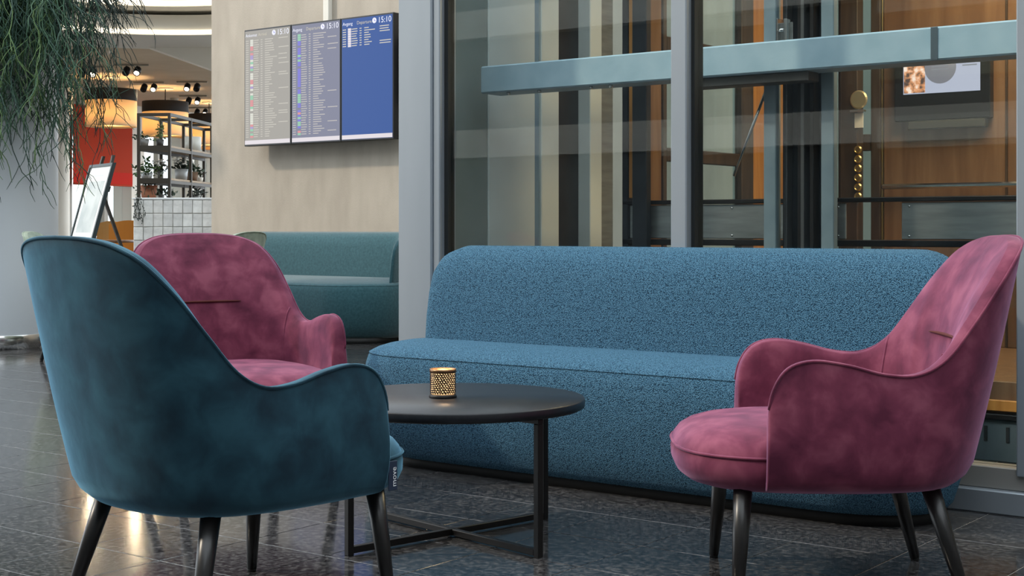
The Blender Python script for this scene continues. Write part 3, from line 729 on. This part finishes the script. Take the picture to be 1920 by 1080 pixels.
MB().bar(ez(0, 1.22, .04), Vector((0, .62, 0.01)), .03, .025).build('rear_leg', bw, es)
lean_box(MB(), -.20, .20, 1.20, 1.25, .03, .05).build('crossbar', bw, es)
lean_box(MB(), -.34, .34, .52, .55, -.045, .03).build('tray', bw, es)
MB().bar(Vector((0, .40, .52)), ez(0, .60, .03), .012, .03).build('stay', bw, es)
po = thing('framed_poster', 'framed poster with pale sheet in dark frame leaning on the easel', 'poster', ep, YAW + wdir)
zt, zb_ = 1.455, .55
lean_box(MB(), -.285, .285, zb_ + .02, zt - .02, -.018, -.006).build('backing', M['white'], po)
fm_ = mat('dark grey frame', (.03, .045, .05), .4)
for x0, x1, z0, z1 in ((-.305, -.28, zb_, zt), (.28, .305, zb_, zt), (-.28, .28, zb_, zb_ + .025), (-.28, .28, zt - .025, zt)):
    lean_box(MB(), x0, x1, z0, z1, -.032, .003).build('frame_side', fm_, po)
lean_box(MB(), -.22, .20, .84, 1.30, -.0192, -.0184).build('print', noise_col(mat('grey printed picture', (.30, .31, .29), .6), [(.4, (.22, .24, .22)), (.6, (.46, .46, .42))], 3, 3), po)
lean_box(MB(), -.14, .12, 1.345, 1.355, -.0192, -.0184).build('caption_line', mat('grey caption', (.45, .45, .45), .6), po)
lean_box(MB(), -.28, .28, zb_ + .025, zt - .025, -.026, -.024).build('poster_glass', glass('poster glass', (.97, .98, .98), 1.2), po)

# ------------------------------------------------------------------ restaurant beyond: shell
CZ = 3.0
def cam_mat(cx, d, z=0.0, ang=0.0): return Matrix.Translation(cw(cx, d, z)) @ Matrix.Rotation(YAW + ang, 4, 'Z')
wa, wb = on_d(60, 22.6), on_d(425, 27.2)                # far window wall runs from wa to wb
wdirv = (wb - wa); wlen = wdirv.length; wang = math.atan2(wdirv.y, wdirv.x)
def wall_x(px):                                         # position along the far wall under a pixel column
    sx, sy = ray(px); ax, ay = wa.x, wa.y; ux, uy = wdirv.x / wlen, wdirv.y / wlen
    det = sx * (-uy) - (-ux) * sy; d = (ax * (-uy) - (-ux) * ay) / det; return (sx * ay - sy * ax) / det if False else ((Vector((sx * d, sy * d, 0)) - wa).dot(wdirv) / wlen), d
far = struct(empty('wall_far', wa, wang), 'restaurant window wall with white piers')
X = lambda px: wall_x(px)[0]
MB().box(-4, X(104), 0, .3, 0, CZ + .2).build('pier', M['white'], far)
MB().box(X(238), X(262), -.1, .3, 0, CZ + .2).build('pier', M['white'], far)
MB().box(X(346), X(356), -.1, .3, 0, CZ + .2).build('pier', M['white'], far)
MB().box(X(396), X(396) + 5, 0, .3, 0, CZ + .2).build('pier', M['white'], far)
MB().box(-4, wlen + 3, .0, .3, CZ - .1, CZ + .4).build('lintel', M['white'], far)
MB().box(-4, wlen + 3, -.02, .3, 0, .72).build('apron_wall', M['white'], far)
w2 = struct(empty('window_2', wa, wang), 'bright restaurant windows under the roller blinds')
for px in (132, 200, 300, 376):
    MB().cbox(X(px), X(px) + .1, .05, .15, .72, CZ, .004).build('window_post', mat('beige window post', (.40, .38, .33), .5), w2)
for a, b in ((104, 238), (262, 346), (356, 396)):
    MB().box(X(a), X(b), .10, .108, .72, CZ).build('pane', glass('window glass', (.95, .97, .97), 1.4), w2)
def blind(px0, px1, z0, mm, label, band=None):
    t = thing('roller_blind', label, 'blind', wa, wang, 'roller blinds')
    x0, x1 = X(px0), X(px1)
    MB().box(x0, x1, -.13, -.122, z0, CZ - .03).build('cloth', mm, t)
    MB().tube([(x0, -.125, CZ - .06), (x1, -.125, CZ - .06)], .035, 12).build('roller', M['white'], t)
    if band: MB().box(x0, x1, -.1345, -.1305, z0 + .02, z0 + .22).build('hem_band', band, t)
    MB().tube([(x0, -.126, z0), (x1, -.126, z0)], .012, 8).build('hem_bar', mm, t)
def cloth(name, c, tr):
    m = mat(name, c, .8); nt = m.node_tree; N = nt.nodes; tl = N.new('ShaderNodeBsdfTranslucent'); tl.inputs['Color'].default_value = (*c, 1)
    mx = N.new('ShaderNodeMixShader'); mx.inputs[0].default_value = tr
    nt.links.new(N['Principled BSDF'].outputs[0], mx.inputs[1]); nt.links.new(tl.outputs[0], mx.inputs[2]); nt.links.new(mx.outputs[0], N['Material Output'].inputs['Surface']); return m
blind(126, 237, 1.61, cloth('red blind cloth', (.60, .055, .012), .35), 'red roller blind half lowered at the restaurant window', cloth('bright red blind hem', (.80, .03, .012), .4))
blind(262, 345, 2.52, cloth('orange blind cloth', (.75, .26, .03), .4), 'orange roller blind seen through the left half of the plant shelf')
blind(357, 395, 2.35, cloth('amber blind cloth', (.80, .32, .05), .4), 'orange roller blind seen at the right end of the plant shelf')
# restaurant ceiling and soffits
cc = struct(empty('ceiling', (0, 0, 0)), 'warm plaster restaurant ceiling with curved white soffits')
pts = [on_d(-400, 15.7), on_d(405, 15.7), on_d(440, 28.5), on_d(-500, 26)]
cm = MB(); cm.add([(p.x, p.y, CZ) for p in pts] + [(p.x, p.y, CZ + .15) for p in pts], [(3, 2, 1, 0), (4, 5, 6, 7), (0, 1, 5, 4), (1, 2, 6, 5), (2, 3, 7, 6), (3, 0, 4, 7)]); cm.build('plaster', M['ceiling'], cc)
def arc_band(name, mm, cen, r0, r1, z0, z1, a0, a1, n=40, parent=None):
    rows = []
    for k in range(n + 1):
        a = a0 + (a1 - a0) * k / n; c_, s_ = math.cos(a), math.sin(a)
        rows.append([Vector((cen.x + r * c_, cen.y + r * s_, z)) for r, z in ((r0, z0), (r1, z0), (r1, z1), (r0, z1))])
    return MB().rings(rows, True, True, False).build(name, mm, parent)
cen = cw(-3.45, 13.0)
base = math.atan2(FY, FX)
led = emis('cove light', (1, .86, .62), 2.2)
arc_band('soffit_ring', M['white'], cen, 1.9, 3.1, 2.89, 3.10, base - 1.0, base + 1.2, 48, cc)
arc_band('cove_light', led, cen, 1.888, 1.90, 2.90, 2.94, base - 1.0, base + 1.2, 48, cc)
arc_band('upper_soffit_ring', M['white'], cen, 1.6, 2.4, 3.14, 3.3, base - 1.0, base + 1.2, 48, cc)
arc_band('upper_cove_light', led, cen, 1.588, 1.60, 3.15, 3.20, base - 1.0, base + 1.2, 48, cc)
bp_ = [on_d(215, 15.9, 66), on_d(401, 15.9, 132), on_d(401, 15.9, 62), on_d(200, 15.9, 58)]
bq = [p + cw(0, .5) for p in bp_]
MB().add(bp_ + bq, [(0, 1, 2, 3), (7, 6, 5, 4), (0, 4, 5, 1), (1, 5, 6, 2), (2, 6, 7, 3), (3, 7, 4, 0)]).build('sloped_bulkhead', M['white'], cc)
MB().box(-9, -2.62, 15.75, 15.95, 3.1, 6.2, Matrix.Rotation(YAW, 4, 'Z')).build('upper_fascia', M['wall'], cc)  # unseen wall added above the soffits to hide sky glare in the floor
MB().box(-9, -3.0, 14.3, 15.75, 3.34, 3.4, Matrix.Rotation(YAW, 4, 'Z')).build('upper_slab', M['white'], cc)
# far slim column
fc = cw((116 - CX) / F * 19, 19)
t = thing('slim_column', 'slim cream column behind the round white column', 'column', fc)
MB().lathe([(.1, .1), (.1, CZ), (0, CZ)], 32).build('shaft', M['white'], t); MB().lathe([(0, 0), (.12, 0), (.12, .1), (.1, .1)], 32).build('foot', M['steel'], t)

# pendant drum lamps
for k, (px, d, ytop, dia, lab) in enumerate(((208.5, 20.0, 168, .70, 'large cream drum pendant lamp with black top band, left of the plant shelf'), (310, 21.6, 191, .68, 'cream drum pendant lamp with black band above the plant shelf'), (392, 24.0, 215, .68, 'black banded pendant lamp half hidden by the beige wall'))):
    top = on_d(px, d, ytop); zt_ = top.z; t = thing('pendant_lamp', lab, 'lamp', (top.x, top.y, zt_ - .52), 0, 'drum pendant lamps'); r = dia / 2
    MB().lathe([(r, 0), (r, .36), (r - .008, .36), (r - .008, 0), (r, 0)], 48).build('shade', cloth('cream lamp shade %d' % k, (.86, .70, .47), .45), t)
    MB().lathe([(r + .003, .36), (r + .003, .52), (r - .004, .52), (r - .004, .36)], 48).build('top_band', mat('black felt band', (.012, .008, .006), .8), t)
    MB().lathe([(0, .02), (r - .01, .02), (r - .01, .025), (0, .025)], 48).build('diffuser', cloth('lamp diffuser', (.9, .8, .62), .6), t)
    sp_ = MB().tube([(0, 0, .36), (0, 0, CZ - zt_ + .52)], .008, 8)
    for a_ in range(3): sp_.bar((0, 0, .40), (r * math.cos(a_ * 2.09), r * math.sin(a_ * 2.09), .40), .008)
    sp_.build('stem', M['black_metal'], t)
    MB().lathe([(0, CZ - zt_ + .50), (.12, CZ - zt_ + .50), (.12, CZ - zt_ + .52), (0, CZ - zt_ + .52)], 24).build('ceiling_rose', M['white'], t)
    l_ = bpy.data.lights.new('bulb', 'POINT'); l_.energy = 12; l_.color = (1, .72, .40); l_.shadow_soft_size = .08
    lo_ = bpy.data.objects.new('bulb', l_); C.objects.link(lo_); lo_.parent = t; lo_.location = (0, 0, .2)
# ceiling spots
sp_lab = ['ceiling spotlight pair nearest the trailing plant', 'ceiling spotlight pair above the first drum lamp', 'dim ceiling spotlight pair between the drum lamps', 'ceiling spotlight pair above the second drum lamp', 'ceiling spotlight pair beside the beige wall', 'lowest ceiling spotlight pair, in front of the third drum lamp', 'dark ceiling spotlight pair among the plant stems']
for k, (px, py) in enumerate(((164, 141), (247, 138), (279, 169), (360, 168), (362, 193), (377, 214), (133, 99))):
    d = (CZ - .12 - H) * F / (CY - py); d = min(d, 26); q = on_d(px, d)
    t = thing('spotlight', sp_lab[k], 'spotlight', (q.x, q.y, CZ), YAW, 'restaurant ceiling spotlights')
    MB().cbox(-.22, .22, -.015, .015, -.02, 0, .003).build('track', mat('grey track', (.30, .26, .20), .5), t)
    for j, sx in enumerate((-.07, .07)):
        R2 = Matrix.Translation((sx, 0, -.09)) @ Matrix.Rotation(math.radians(-52), 4, 'X')
        hd_ = MB().lathe([(0, .06), (.04, .06), (.045, .05), (.045, -.05), (.036, -.05), (.036, -.03), (0, -.03)], 20, M=R2).build('head', M['black_metal'], t)
        MB().tube([(sx, 0, -.01), (sx, 0, -.05)], .008, 6).build('arm', M['black_metal'], t)
        if (j == 1) == (k != 3) and k != 6:
            sl = bpy.data.lights.new('spot_beam', 'SPOT'); sl.energy = 10; sl.color = (1, .78, .5); sl.spot_size = 1.5; sl.spot_blend = .6; sl.shadow_soft_size = .034
            so = bpy.data.objects.new('spot_beam', sl); C.objects.link(so); so.parent = t; so.matrix_local = R2 @ Matrix.Translation((0, 0, -.06))
            MB().lathe([(.034, -.045), (0, -.046)], 20, M=R2).build('lens', emis('spot lens', (1, .88, .66), 4), hd_)
for px, py, lab in ((196, 94, 'round smoke detector on the ceiling left of the drum lamps'), (327, 184, 'small round smoke detector on the ceiling above the second drum lamp')):
    d = (CZ - H) * F / (CY - py); q = on_d(px, d)
    t = thing('smoke_detector', lab, 'smoke detector', (q.x, q.y, CZ))
    MB().lathe([(0, -.06), (.05, -.055), (.065, -.03), (.07, 0)], 20).build('cover', mat('beige plastic', (.5, .42, .32), .6), t)
# bead lamp hanging among the stems
q = on_d(132, 17.5, 165)
bl_ = thing('bead_garland', 'short garland of warm glass beads hanging beside the trailing plant', 'garland', (q.x, q.y, q.z - .24))
bmat = mat('amber beads', (.75, .55, .32), .25, emit=(1, .7, .4), estr=.4)
MB().tube([(0, 0, .24), (0, 0, CZ - q.z + .24)], .002, 5).build('cord', M['black_metal'], bl_)
for k in range(26):
    a = k * 2.4; MB().lathe([(0, -.016), (.012, -.012), (.016, 0), (.012, .012), (0, .016)], 8, (.02 * math.cos(a), .02 * math.sin(a), -.08 + k * .0125)).build('bead', bmat, bl_)

# ------------------------------------------------------------------ tiled counter and plant shelf
CTZ = 1.18; cd0 = 14.02
cx0, cx1 = (250 - CX) / F * cd0, (398 - CX) / F * cd0
ct = thing('tiled_counter', 'white glazed tile counter with plant shelf, left of the beige wall', 'counter', cw(cx0, cd0), YAW)
cwid = cx1 - cx0
MB().box(0, cwid, .012, 2.6, 0, CTZ - .02).build('body', mat('pale grout body', (.50, .48, .44), .8), ct)
MB().cbox(-.01, cwid + .0, -.004, 2.62, CTZ - .02, CTZ, .004).build('counter_top', M['white_gloss'], ct)
tn, th_ = 8, .132; tw_ = cwid / tn; random.seed(5)
tmats = [noise_col(mat('white glazed tile %d' % k, c, .12, spec=.6), [(.35, tuple(x * .82 for x in c)), (.65, c)], 16, 3, bump=.5, bscale=22) for k, c in enumerate(((.84, .82, .78), (.77, .76, .73), (.88, .87, .83)))]
tms = [MB().cbox(-tw_ / 2 + .003, tw_ / 2 - .003, 0, .014, -th_ / 2 + .003, th_ / 2 - .003, .003).mesh('tile', tm) for tm in tmats]
for r in range(8):
    for c_ in range(tn):
        o = bpy.data.objects.new('tile', random.choice(tms)); C.objects.link(o); o.parent = ct
        o.location = ((c_ + .5) * tw_, random.uniform(-.003, .001), CTZ - .022 - (r + .5) * th_)
        o.rotation_euler = (random.uniform(-.03, .03), 0, random.uniform(-.03, .03))
MB().cbox(cwid - .0, cwid + .022, -.03, .0, .6, 1.41, .002).build('end_post', M['white_gloss'], ct)
sh_ = thing('plant_shelf', 'open shelf of dark steel posts and wooden boards on the tiled counter', 'shelf', cw(-3.665, 14.06, CTZ), YAW - math.radians(5.2))
sd = .31; lev = (0.17, .49, .81); SL = 2.4
frame_m = mat('dark bronze shelf steel', (.045, .036, .025), .5, .3)
ywood = noise_col(mat('shelf board oak', (.30, .20, .11), .55), [(.3, (.22, .14, .075)), (.7, (.38, .27, .16))], 5, 5, stretch=(6, 1, 6))
posts = (0, .66, 1.38, 2.1)
for y in posts:
    for x in (0, sd): MB().cbox(x - .014, x + .014, y - .014, y + .014, 0, .83, .002).build('post', frame_m, sh_)
    MB().box(0, sd, y - .012, y + .012, .80, .83).build('top_bar', frame_m, sh_)
for z in lev[:2]:
    MB().cbox(.0, sd, .0, 2.1, z, z + .022, .003).build('board', ywood, sh_)
    for x in (0, sd): MB().box(x - .012, x + .012, 0, 2.1, z - .03, z).build('rail', frame_m, sh_)
    MB().box(0, sd, -.012, .012, z - .03, z + .022).build('rail', frame_m, sh_)
for x in (0, sd): MB().box(x - .012, x + .012, 0, 2.1, .80, .83).build('top_rail', frame_m, sh_)
# pots and plants on it
leafm = [mat('leaf %d' % k, c, .55) for k, c in enumerate(((.03, .06, .03), (.06, .12, .035), (.12, .17, .06), (.02, .03, .022)))]
flower = mat('white petals', (.85, .83, .78), .6)
def leaves(n, r, h, mm, parent, z0, flat=.5, size=.03, hang=0.0, seed=0):
    random.seed(seed); mb = MB()
    for i in range(n):
        a = random.uniform(0, 6.283); e = random.uniform(.1, 1); p = Vector((r * e * math.cos(a), r * e * math.sin(a), z0 + h * random.random() * (1 - flat * e) - hang * random.random() * e))
        u = Vector((random.uniform(-1, 1), random.uniform(-1, 1), random.uniform(-.5, .8))).normalized(); v = u.cross(Vector((random.uniform(-1, 1), random.uniform(-1, 1), 1))).normalized()
        s_ = size * random.uniform(.6, 1.3)
        mb.add([p, p + u * s_ * .5 + v * s_ * .28, p + u * s_, p + u * s_ * .5 - v * s_ * .28], [(0, 1, 2, 3)])
    for i in range(max(3, n // 12)):
        a = random.uniform(0, 6.283); mb.tube([(0, 0, z0 - .02), (r * .3 * math.cos(a), r * .3 * math.sin(a), z0 + h * .4), (r * .7 * math.cos(a), r * .7 * math.sin(a), z0 + h * .6 - hang * .5)], .003, 4)
    return mb.build('foliage', mm, parent)
def pot(label, px, py, d, r, h, mm, lf=None, fl=0, r1=None, name='potted_plant', cat='plant', stems=None, zbase=None):
    q = on_d(px, d, py); z = zbase if zbase is not None else q.z
    t = thing(name, label, cat, (q.x, q.y, z), 0, 'pots on the plant shelf'); r1 = r1 or r * .8
    MB().lathe([(0, 0), (r1, 0), (r, h), (r - .008, h), (r1 - .006, .012), (0, .012)], 20).build('pot', mm, t)
    if cat == 'plant': MB().lathe([(r * .9, h * .85), (0, h * .88)], 14).build('soil', mat('soil', (.03, .02, .015), .9), t)
    if lf: leaves(*lf[:3], leafm[lf[3]], t, h, size=lf[4], hang=lf[5], seed=int(px))
    if fl:
        random.seed(int(px) + 5); mb = MB()
        for i in range(fl):
            a = random.uniform(0, 6.283); e = random.uniform(.2, 1) * lf[1]; c_ = Vector((e * math.cos(a), e * math.sin(a), h + lf[2] * random.uniform(.3, 1)))
            mb.lathe([(0, -.006), (.014, 0), (.011, .010), (0, .012)], 7, c_)
        mb.build('flowers', flower, t)
    return t
zinc = mat('grey zinc pot', (.20, .20, .19), .5, .3); pale = mat('pale zinc bucket', (.45, .46, .46), .45, .2); terra = noise_col(mat('terracotta', (.36, .13, .06), .7), [(.3, (.28, .09, .045)), (.7, (.44, .18, .09))], 18, 4); brown = mat('brown clay pot', (.16, .09, .05), .7)
Z1, Z2 = CTZ + lev[1] + .022, CTZ + lev[0] + .022
pot('grey pot with low dark leaves on the upper shelf board', 268, 272, 14.22, .062, .075, zinc, (60, .10, .06, 0, .045, .01), zbase=Z1)
pot('dark slim vase with tall yellow stems on the upper shelf board', 300, 272, 14.30, .040, .075, mat('dark vase', (.03, .03, .03), .4), (40, .045, .22, 2, .05, 0), zbase=Z1)
pot('white lidded canister on the upper shelf board', 362, 272, 15.05, .085, .15, mat('white enamel canister', (.62, .62, .57), .4), None, 0, .085, 'canister', 'canister', zbase=Z1)
pot('bushy pale green plant on the lower shelf board', 275, 333, 14.22, .06, .06, pale, (140, .15, .15, 1, .05, .08), zbase=Z2)
pot('small vase with white flowers on the lower shelf board', 301, 333, 14.30, .032, .085, zinc, (50, .085, .11, 3, .045, .02), 14, zbase=Z2)
pot('pale bucket of white flowers, centre of the lower shelf board', 340, 333, 14.78, .07, .12, pale, (70, .11, .12, 3, .05, .02), 20, zbase=Z2)
pot('brown pot with wide leaves on the lower shelf board', 360, 333, 15.02, .065, .10, brown, (70, .12, .10, 0, .07, .03), zbase=Z2)
pot('small white cup with sprig on the lower shelf board', 375, 333, 15.25, .035, .05, M['white'], (24, .05, .09, 3, .04, 0), 5, zbase=Z2)
pot('terracotta pot with trailing vines at the front of the counter', 279, 369, 14.20, .085, .125, terra, (110, .17, .06, 0, .035, .26), zbase=CTZ)
pot('small dark plant on the counter behind the terracotta pot', 302, 369, 14.35, .035, .04, zinc, (50, .07, .09, 3, .045, .02), zbase=CTZ)
pot('low leafy plant on the counter near the middle shelf post', 318, 369, 14.50, .035, .03, zinc, (50, .07, .06, 0, .04, .01), zbase=CTZ)
pot('dark leafy plant on the counter at the right end of the shelf', 367, 369, 15.05, .05, .04, zinc, (70, .10, .10, 3, .05, .01), zbase=CTZ)
random.seed(77); vine = MB()
vt = thing('hanging_vine', 'thin vine trailing down the left corner of the tiled counter', 'vine', cw(cx0 + .03, cd0 - .02, CTZ))
for k in range(7):
    p = Vector((random.uniform(-.02, .08), 0, .01)); pts = [p]
    for i in range(7): p = p + Vector((random.uniform(-.025, .025), random.uniform(-.006, .004), -random.uniform(.01, .05))); pts.append(p)
    vine.tube(pts, .0028, 4)
    for p in pts[1:]:
        for j in range(2):
            u = Vector((random.uniform(-1, 1), random.uniform(-.4, 0), random.uniform(-1, 1))).normalized() * .022; v = Vector((-u.z, 0, u.x)) * .4
            vine.add([p, p + u * .5 + v, p + u, p + u * .5 - v], [(0, 1, 2, 3)])
vine.build('vine_stems', leafm[3], vt)

# ------------------------------------------------------------------ restaurant tables and chairs behind the easel
def dining_chair(label, px, d, ang, mm):
    q = on_d(px, d); t = thing('dining_chair', label, 'chair', (q.x, q.y, 0), YAW + ang, 'restaurant dining chairs')
    MB().cbox(-.22, .22, -.21, .22, .43, .48, .02).build('seat', mm, t)
    rows = []
    for k in range(9):
        u = -1 + k / 4; rows.append([Vector((u * .23, -.22 + .05 * (1 - u * u) * -1 + o_, z)) for o_, z in ((-.02, .56), (.02, .56), (.02, .98 - .05 * u * u), (-.02, .98 - .05 * u * u))])
    MB().rings(rows, True, True, False).build('backrest', mm, t)
    for sx in (-1, 1):
        for sy in (-1, 1): MB().tube([(sx * .18, sy * .17, .43), (sx * .21, sy * .20, 0)], [.016, .011], 8).build('leg', M['black_wood'], t)
        MB().tube([(sx * .17, -.2, .46), (sx * .17, -.235, .60)], .011, 6).build('back_support', M['black_wood'], t)
och = mat('mustard orange upholstery', (.55, .20, .02), .7); och2 = mat('ochre upholstery', (.50, .24, .05), .7); rust = mat('rust upholstery', (.30, .09, .03), .7)
dining_chair('mustard orange dining chair left of the tiled counter', 231, 17.2, math.pi, och)
dining_chair('ochre dining chair just right of the framed poster', 176, 18.6, math.pi * .8, och2)
dining_chair('rust dining chair behind the easel leg', 205, 20.5, math.pi * 1.1, rust)
def dining_table(label, px, d, r):
    q = on_d(px, d); t = thing('dining_table', label, 'table', (q.x, q.y, 0), 0, 'restaurant tables')
    MB().lathe([(0, .72), (r, .72), (r, .75), (0, .75)], 40).build('tabletop', noise_col(mat('table oak', (.25, .12, .055), .45), [(.3, (.18, .08, .035)), (.7, (.32, .16, .08))], 6, 4, stretch=(6, 1, 1)), t)
    MB().lathe([(.035, .02), (.035, .72)], 16).build('stem', M['black_metal'], t); MB().lathe([(0, 0), (.24, 0), (.24, .02), (0, .025)], 32).build('foot', M['black_metal'], t)
    return q
q1 = dining_table('round wooden restaurant table behind the easel', 190, 16.2, .36)
q2 = dining_table('round wooden restaurant table beside the tiled counter', 247, 19.3, .34)
def vase(label, px, d, r, h, mm, seed):
    q = on_d(px, d); t = thing('flower_vase', label, 'vase', (q.x, q.y, .75), 0, 'vases on the restaurant tables')
    MB().lathe([(0, 0), (r * .7, 0), (r, h * .4), (r * .5, h * .85), (r * .6, h), (r * .5, h), (r * .4, h * .85), (0, h * .5)], 16).build('vase', mm, t)
    leaves(26, .06, .09, leafm[1], t, h, size=.035, seed=seed)
    mb = MB(); random.seed(seed)
    for i in range(5): mb.lathe([(0, -.008), (.02, 0), (.014, .012), (0, .014)], 8, (random.uniform(-.05, .05), random.uniform(-.05, .05), h + random.uniform(.03, .1)))
    mb.build('flowers', flower, t)
vase('white vase with white flowers on the table behind the easel', 174, 16.1, .045, .10, M['white_gloss'], 3)
vase('small white vase on the table beside the tiled counter', 241, 19.2, .035, .08, M['white'], 9)
